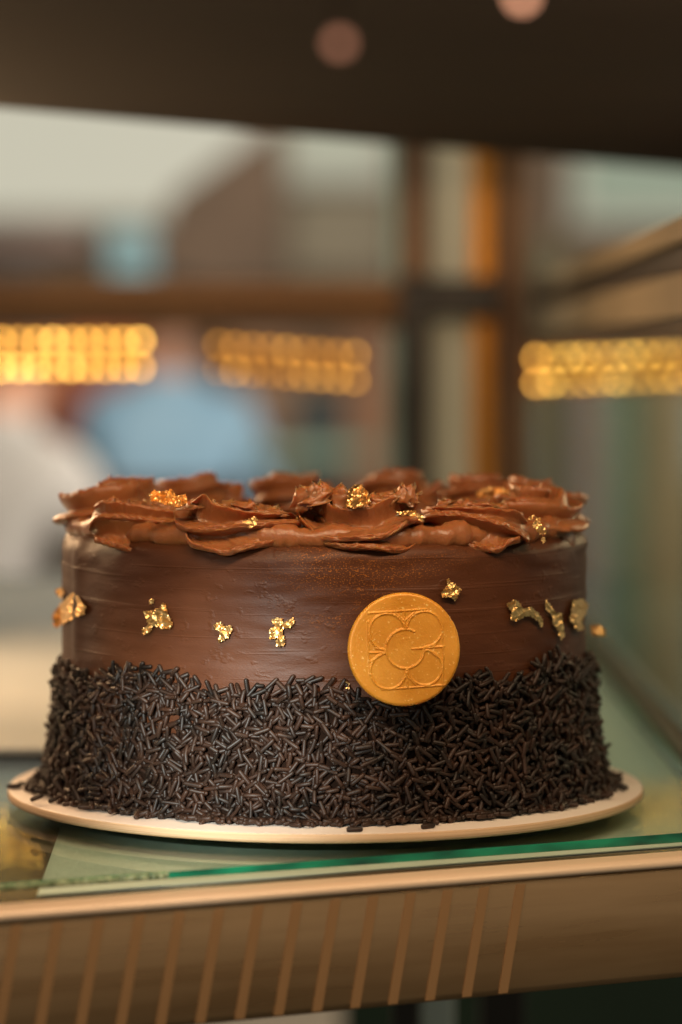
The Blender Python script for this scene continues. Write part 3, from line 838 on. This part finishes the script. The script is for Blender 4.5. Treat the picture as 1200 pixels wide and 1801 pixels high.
# polar mesh: rings x segments, so that the rim is clean
NR, NA = 150, 420
TH = .0022
def samp(x, y):
    fx = (x+1.01)/2.02*(NG-1); fy = (1.01-y)/2.02*(NG-1)
    i0, j0 = int(fx), int(fy); tx, ty = fx-i0, fy-j0
    i1, j1 = min(i0+1, NG-1), min(j0+1, NG-1)
    return (emb[j0, i0]*(1-tx)+emb[j0, i1]*tx)*(1-ty)+(emb[j1, i0]*(1-tx)+emb[j1, i1]*tx)*ty
for k_ in range(NR+1):
    r = max(.002, k_/NR)
    for i in range(NA):
        a = 2*math.pi*i/NA
        wob = 1+.005*mn.noise(Vector((math.cos(a)*3, math.sin(a)*3, 0)))+(-.018 if abs(a-math.radians(31)) < .03 and r > .97 else 0)+(-.012 if abs(a-math.radians(316)) < .04 and r > .97 else 0)
        x, y = r*math.cos(a), r*math.sin(a)
        vs.append((x*RM*wob, -TH-samp(x, y), y*RM*wob))
for (r, yb) in ((1.0, -TH*.45), (.985, 0), (.002, 0)):
    for i in range(NA):
        a = 2*math.pi*i/NA; vs.append((r*math.cos(a)*RM, yb, r*math.sin(a)*RM))
for k_ in range(NR+3):
    for i in range(NA):
        j = (i+1) % NA; fs.append((k_*NA+i, (k_+1)*NA+i, (k_+1)*NA+j, k_*NA+j))
fs = [tuple(reversed(q)) for q in fs]
mesh('pressed_disc', vs, fs, M['medal'], md)
# it leans on the round side: faces a little to the right and upward
md.rotation_euler = (math.radians(-3), 0, math.radians(7))
# a dab of cream the disc sits on
dab = []; df = []

# ------------------------------------------------------------------ gold leaf
def inside(poly, x, y):
    c = False; j = len(poly)-1
    for i in range(len(poly)):
        (xi, yi), (xj, yj) = poly[i], poly[j]
        if (yi > y) != (yj > y) and x < (xj-xi)*(y-yi)/(yj-yi)+xi: c = not c
        j = i
    return c
def gold(poly, dist, seed, crumple=1.0, tilt=0.0, spin=0.0, step=2.1, label=None):
    """a torn crumpled flake; dist(px,py) gives how far off its points are"""
    xs_ = [q[0] for q in poly]; ys_ = [q[1] for q in poly]
    cx, cy = sum(xs_)/len(xs_), sum(ys_)/len(ys_)
    v = []; f = []; idx = {}
    x0, x1, y0, y1 = min(xs_)-2, max(xs_)+2, min(ys_)-2, max(ys_)+2
    nx, ny = int((x1-x0)/step)+1, int((y1-y0)/step)+1
    d0_ = dist(cx, cy); c = P(cx, cy, d0_)
    def vert(i, j):
        if (i, j) in idx: return idx[(i, j)]
        x = x0+i*step; y = y0+j*step
        x += mn.noise(Vector((i*.9, j*.9, seed)))*step*.8; y += mn.noise(Vector((i*.9, j*.9, seed+7)))*step*.8
        d = dist(x, y)
        q = Vector((x*.055, y*.055, seed))
        rid = 1-abs(mn.noise(q*1.3))*2+.35*(1-abs(mn.noise(q*3.3+Vector((3, 3, 3))))*2)+.06*mn.noise(q*7)
        p = P(x, y, d-.0003-crumple*.0007*max(0, rid)-tilt*(y-cy)/F-spin*(x-cx)/F)
        v.append(p-c); idx[(i, j)] = len(v)-1
        return idx[(i, j)]
    for i in range(nx):
        for j in range(ny):
            x = x0+(i+.5)*step; y = y0+(j+.5)*step
            jx = 1.6*mn.noise(Vector((x*.25, y*.25, seed))); jy = 1.6*mn.noise(Vector((x*.25, y*.25, seed+5)))
            if inside(poly, x+jx, y+jy):
                a, b_, c_, e = vert(i, j), vert(i+1, j), vert(i+1, j+1), vert(i, j+1)
                if (i+j) % 2: f += [(a, e, b_), (b_, e, c_)]
                else: f += [(a, e, c_), (a, c_, b_)]
    if not f: return
    o = mesh('gold_leaf', v, f, M['leaf'], cake, smooth=False)
    o.location = c-CO
    so = o.modifiers.new('thickness', 'SOLIDIFY'); so.thickness = .00012
    return o
def on_side(px, py):
    """distance to the near face of the frosted side"""
    r = RC+.0010
    kx = (px-600)/F
    # (kx d - CX)^2 + (d-1.1)^2 = r^2
    A = kx*kx+1; B = -2*(kx*CX+1.1); C = CX*CX+1.21-r*r
    D = B*B-4*A*C
    if D < 0: return -B/(2*A)
    return (-B-math.sqrt(D))/(2*A)
side_leaves = [
 [(106, 1062), (128, 1043), (138, 1050), (150, 1068), (148, 1080), (120, 1092), (98, 1106), (92, 1085)],
 [(252, 1077), (272, 1072), (283, 1068), (286, 1060), (292, 1066), (296, 1080), (302, 1092), (302, 1106), (285, 1106), (270, 1100), (262, 1114), (255, 1118), (248, 1110), (262, 1098), (258, 1090)],
 [(262, 1054), (270, 1053), (270, 1062), (264, 1062)],
 [(376, 1098), (388, 1093), (396, 1102), (406, 1100), (409, 1110), (396, 1126), (384, 1130), (388, 1112), (376, 1106)],
 [(478, 1088), (494, 1086), (500, 1094), (516, 1086), (518, 1094), (508, 1107), (500, 1103), (498, 1116), (502, 1134), (492, 1138), (485, 1136), (486, 1122), (476, 1124), (474, 1108), (482, 1102)],
 [(598, 1198), (608, 1196), (616, 1203), (614, 1213)],
 [(784, 1034), (789, 1017), (796, 1026), (803, 1031), (811, 1037), (806, 1050), (800, 1057), (792, 1050), (780, 1051), (776, 1045)],
 [(892, 1062), (906, 1055), (915, 1060), (920, 1070), (934, 1068), (944, 1075), (956, 1090), (953, 1106), (948, 1092), (932, 1083), (918, 1087), (910, 1093), (898, 1091), (900, 1076)],
 [(960, 1053), (970, 1066), (980, 1080), (988, 1078), (990, 1095), (994, 1118), (988, 1127), (982, 1110), (974, 1098), (972, 1084), (960, 1070)],
 [(1008, 1056), (1024, 1053), (1035, 1062), (1032, 1078), (1024, 1092), (1026, 1108), (1018, 1111), (1010, 1100), (1003, 1090)],
 [(98, 1036), (108, 1034), (113, 1044), (108, 1052), (100, 1048)],
]
for i, pl in enumerate(side_leaves):
    cr = {0: 2.6, 1: 1.5, 9: 1.6}.get(i, 1.2)
    gold(pl, on_side, 3.7*i+1, cr)
gold([(1040, 1100), (1052, 1098), (1066, 1108), (1064, 1118), (1050, 1120), (1041, 1116)], lambda x, y: 1.10, 51, 1.5)
# leaf lying on and stuck into the swirls
gold([(608, 892), (613, 862), (622, 853), (636, 852), (645, 862), (651, 874), (648, 888), (630, 893)], lambda x, y: 1.002+(893-y)*.00018, 21, 2.4)
gold([(424, 918), (440, 911), (448, 908), (454, 914), (450, 923), (438, 930), (430, 922)], lambda x, y: 1.0035, 22, 1.2)
gold([(696, 898), (705, 901), (712, 898), (730, 899), (744, 908), (747, 918), (740, 916), (730, 908), (714, 907), (704, 906)], lambda x, y: 1.003, 23, 1.2)
gold([(262, 868), (272, 862), (284, 866), (300, 860), (312, 870), (328, 870), (330, 884), (316, 892), (300, 890), (284, 884), (266, 880)], lambda x, y: 1.012, 24, 3.0)
gold([(232, 848), (246, 843), (262, 852), (280, 862), (262, 866), (240, 862)], lambda x, y: 1.135, 25, 2.0)
gold([(838, 866), (850, 860), (880, 858), (906, 864), (900, 874), (860, 876), (842, 874)], lambda x, y: 1.10, 26, 2.4)
gold([(776, 868), (790, 860), (812, 858), (834, 862), (838, 876), (800, 880), (778, 880)], lambda x, y: 1.15, 27, 2.4)
gold([(944, 908), (952, 910), (950, 920), (958, 928), (962, 936), (954, 942), (944, 934), (936, 924), (940, 918)], lambda x, y: 1.0185, 28, 1.6)
gold([(930, 908), (940, 906), (938, 912), (930, 914)], lambda x, y: 1.020, 29, 1.0)
gold([(952, 946), (958, 944), (960, 954), (953, 958)], lambda x, y: 1.017, 30, 1.0)

# ------------------------------------------------------------------ the cafe beyond
ZF = -.95
fl_ = box('floor', -6, 6, -3, 9.4, ZF-.1, ZF, vary(mat('cafe_floor', lin(120, 108, 92), .5), lin(104, 94, 80), lin(132, 118, 100), 2)); tag(fl_, kind='structure')
wl = box('wall', -6, 6, 9.0, 9.2, ZF, 2.4, vary(mat('cafe_wall', lin(128, 108, 88), .8), lin(116, 98, 80), lin(138, 116, 96), 1.5)); tag(wl, kind='structure')
cl = box('ceiling', -6, 6, 2.2, 9.0, 2.0, 2.1, mat('cafe_ceiling', lin(150, 140, 124), .8)); tag(cl, kind='structure')

def window(label, px0, px1, py0, py1, d, col, s, fm):
    root = empty('window', P((px0+px1)/2, py1, d)); tag(root, label, 'window')
    a, b_ = P(px0, py1, d), P(px1, py0, d)
    o = root.location; hw = (b_.x-a.x)/2; hh = b_.z-a.z; t = .05
    box('pane', -hw+t, hw-t, 0, .02, t, hh-t, emis('daylit_pane', col, s), root)
    for q in (-1, 1): box('frame', min(q*hw, q*(hw-t)), max(q*hw, q*(hw-t)), -.03, .05, 0, hh, fm, root)
    box('sill', -hw+t, hw-t, -.05, .05, 0, t, fm, root); box('lintel', -hw+t, hw-t, -.03, .05, hh-t, hh, fm, root)
    return root
def c3(r, g, b): return lin(r, g, b)[:3]
whitep = mat('white_paint', lin(200, 200, 186), .6)
window('wide cream white window at the upper left', -420, 485, -60, 400, 10.0, c3(196, 192, 172), 1.0, whitep)
window('smaller pale window right of the sloping beam', 492, 690, 60, 330, 10.0, c3(168, 168, 146), 1.0, whitep)
window('pale green window high at the far right', 1000, 1400, 0, 400, 10.0, c3(128, 140, 118), 1.0, whitep)
window('low bright window at the lower left behind the cake', -300, 60, 1010, 1140, 9.9, c3(180, 185, 170), 1.0, whitep)
window('narrow pale green window panel below the smaller one', 1120, 1330, 860, 1300, 9.9, c3(108, 130, 110), 1.0, whitep)

def blockthing(name, label, cat, px0, px1, py0, py1, d, dep, col, bw=.01, rough=.7):
    o = pbox(name, px0, px1, py0, py1, d, dep, vary(mat(name, lin(*col), rough), lin(*[c*.9 for c in col]), lin(*[min(255, c*1.1) for c in col]), 3), bw=bw)
    tag(o, label, cat); return o
# sloping dark beam
a = P(470, 225, 8.5); b2 = P(300, 345, 8.5); c2 = P(260, 500, 8.5); e2 = P(498, 500, 8.5); f2 = P(498, 225, 8.5)
bv = [(q.x, q.y+dy, q.z) for dy in (0, .3) for q in (a, b2, c2, e2, f2)]
bf = [(0, 1, 2, 3, 4), (9, 8, 7, 6, 5)]+[(i, 5+i, 5+(i+1) % 5, (i+1) % 5) for i in range(5)]
tag(mesh('stair_panel', bv, bf, vary(mat('brown_plaster', lin(112, 92, 74), .8), lin(102, 84, 68), lin(120, 98, 80), 3), smooth=False), 'sloping brown stair side panel high behind the cake', 'stair panel')
def wallthing(*a, **k): return blockthing(*a, **k)
wallthing('notice_board', 'grey brown notice board under the smaller pale window', 'notice board', 505, 690, 340, 480, 8.9, .05, (134, 124, 104))
wallthing('wall_shelf', 'mauve grey shelf under the cream window', 'shelf', -200, 150, 390, 440, 8.2, .3, (130, 110, 102))
wallthing('storage_box', 'muted blue box on the counter behind the left beam', 'box', 185, 262, 400, 490, 6.0, .2, (112, 142, 150))
wallthing('brick_panel', 'terracotta brick wall panel behind the seated people', 'wall panel', 80, 300, 560, 900, 8.6, .1, (160, 84, 52))
wallthing('wooden_cupboard', 'brown wooden cupboard at the left edge', 'cupboard', -260, 80, 560, 900, 8.4, .4, (112, 84, 60))
wallthing('oak_cupboard', 'tan brown cupboard right of the person in blue', 'cupboard', 400, 520, 560, 980, 8.6, .3, (128, 100, 78))
wallthing('dark_cabinet', 'dark teal cabinet between two brown cupboards', 'cabinet', 522, 604, 690, 1000, 8.0, .3, (46, 56, 56))
wallthing('walnut_cupboard', 'warm brown cupboard beside the pale door jamb', 'cupboard', 606, 690, 560, 1000, 8.5, .3, (136, 96, 68))
wallthing('service_counter', 'long grey green counter across the cafe', 'counter', -500, 700, 905, 1000, 7.9, .4, (92, 104, 96))
blockthing('planter_box', 'dark green planter box low beyond the ledge at the bottom right', 'planter', 600, 1500, 1640, 2000, 2.3, .25, (64, 80, 58))
# right of the case: pleated curtains
def curtain(label, px0, px1, d, col, top=200, bot=1520):
    a, b_ = P(px0, bot, d), P(px1, top, d); n_ = 60
    v = []; f = []
    for i in range(n_+1):
        x = a.x+(b_.x-a.x)*i/n_; y = a.y+.03*math.sin(i*1.1)+.01*math.sin(i*2.7)
        for (dy, z) in ((0, a.z), (0, b_.z), (.012, b_.z), (.012, a.z)): v.append((x, y+dy, z))
    for i in range(n_):
        for j in range(4):
            f.append((i*4+j, i*4+(j+1) % 4, (i+1)*4+(j+1) % 4, (i+1)*4+j))
    tag(mesh('curtain', v, f, mat('curtain_cloth', lin(*col), .8)), label, 'curtain', 'curtains beyond the side glass')
curtain('dark olive brown curtain nearest the case corner post', 925, 1005, 7.0, (126, 118, 94), 420)
curtain('muted lavender curtain second from the corner post', 1006, 1066, 7.1, (166, 160, 160), 560)
curtain('deep green curtain right of the lavender one', 1067, 1130, 7.0, (104, 124, 104), 560)
curtain('grey tan curtain at the right edge', 1131, 1230, 7.1, (170, 150, 116), 560)
curtain('sage green curtain hanging mostly outside the right edge', 1231, 1420, 7.0, (134, 148, 124), 560)

# seated people seen through the case, far out of focus
def person(label, loc, rz, shirt, hair, lean=.10):
    root = empty('person', loc, rz); tag(root, label, 'person')
    J = {'hip': (0, 0, .50), 'waist': (0, lean*.4, .66), 'chest': (0, lean, .88), 'neck': (0, lean*1.25, 1.05), 'head0': (0, lean*1.5, 1.12), 'head': (0, lean*1.6, 1.20), 'crown': (0, lean*1.55, 1.27)}
    V = [J['hip'], J['waist'], J['chest'], J['neck'], J['head0'], J['head'], J['crown']]
    Rr = [(.15, .12), (.14, .11), (.17, .12), (.055, .055), (.06, .06), (.078, .09), (.055, .06)]
    E = [(0, 1), (1, 2), (2, 3), (3, 4), (4, 5), (5, 6)]
    for s_ in (-1, 1):
        o = len(V)
        V += [(s_*.17, lean*1.05, .96), (s_*.24, lean+.08, .74), (s_*.17, lean+.30, .70), (s_*.15, lean+.37, .70)]
        Rr += [(.075, .075), (.052, .052), (.038, .038), (.035, .02)]
        E += [(2, o), (o, o+1), (o+1, o+2), (o+2, o+3)]
        o = len(V)
        V += [(s_*.10, .06, .48), (s_*.12, .45, .48), (s_*.12, .46, .09), (s_*.12, .60, .04)]
        Rr += [(.095, .09), (.065, .065), (.042, .042), (.04, .03)]
        E += [(0, o), (o, o+1), (o+1, o+2), (o+2, o+3)]
    me = bpy.data.meshes.new('body'); me.from_pydata(V, E, []); me.materials.append(mat('skin', lin(176, 126, 98), .55))
    me.materials.append(shirt); me.materials.append(mat('trousers', lin(52, 54, 62), .8))
    bo = bpy.data.objects.new('body', me); COL.objects.link(bo)
    sk = bo.modifiers.new('skin', 'SKIN')
    for i, r in enumerate(Rr): me.skin_vertices[0].data[i].radius = r
    me.skin_vertices[0].data[0].use_root = True
    ss = bo.modifiers.new('sub', 'SUBSURF'); ss.levels = 2; ss.render_levels = 2
    dg = bpy.context.evaluated_depsgraph_get(); ev = bo.evaluated_get(dg)
    nm = bpy.data.meshes.new_from_object(ev)
    bo.modifiers.clear(); bo.data = nm
    if len(nm.materials) < 3:
        nm.materials.clear()
        for mm_ in me.materials: nm.materials.append(mm_)
    mi = []
    for p in nm.polygons:
        c = p.center
        mi.append(0 if c.z > 1.075 or (c.y > lean+.24 and c.z > .62) else (1 if c.z > .56 else 2))
    nm.polygons.foreach_set('material_index', mi); nm.polygons.foreach_set('use_smooth', [True]*len(nm.polygons))
    bo.parent = root
    # hair cap
    hv = []; hf = []
    for j in range(9):
        th = math.pi*.62*j/8
        for i in range(20):
            a_ = 2*math.pi*i/20; r = .094+.004*mn.noise(Vector((a_*2, th*3, 0)))
            hv.append((r*math.sin(th)*math.cos(a_), lean*1.55-.012+r*1.08*math.sin(th)*math.sin(a_), 1.215+r*1.12*math.cos(th)))
    for j in range(8):
        for i in range(20):
            hf.append((j*20+i, j*20+(i+1) % 20, (j+1)*20+(i+1) % 20, (j+1)*20+i))
    mesh('hair', hv, hf, hair, root)
    return root
def chair(label, loc, rz, m):
    root = empty('cafe_chair', loc, rz); tag(root, label, 'chair', 'chairs of the seated people')
    box('seat', -.2, .2, -.2, .2, .42, .45, m, root, .01); box('backrest', -.2, .2, -.23, -.20, .55, .82, m, root, .01)
    for x in (-.18, .18):
        for y in (-.20, .18):
            v_, f_ = tube([(x, y, 0), (x, y, .42 if y > 0 else .80)], .014); mesh('leg', v_, f_, M['darkmetal'], root)
blue = vary(mat('blue_shirt', lin(126, 160, 182), .8), lin(114, 148, 172), lin(138, 168, 188), 6)
white = vary(mat('white_shirt', lin(210, 204, 200), .8), lin(158, 154, 150), lin(176, 170, 166), 6)
hb = mat('dark_hair', lin(48, 42, 40), .6)
c = P(300, 700, 7.0)
person('seated person in a pale blue shirt seen from behind through the case', (c.x, c.y, ZF), .1, blue, hb, .12)
chair('dark chair of the person in the blue shirt', (c.x, c.y, ZF), .1, M['darkmetal'])
c = P(-185, 760, 4.6)
person('person in a white top at the left edge, beyond the case', (c.x, c.y, ZF-.055), -.5, white, hb, .22)
chair('dark chair of the person in the white top', (c.x, c.y, ZF), -.5, M['darkmetal'])
t = empty('cafe_table', (P(470, 840, 7.4).x, 6.3, ZF)); tag(t, 'round grey green cafe table beside the person in blue', 'table')
lathe('table_top', [(.001, .86), (.28, .86), (.28, .89), (.001, .89)], 40, mat('table_green', lin(118, 138, 120), .5), t)
lathe('pedestal', [(.2, 0), (.2, .02), (.03, .04), (.03, .86)], 20, M['darkmetal'], t)
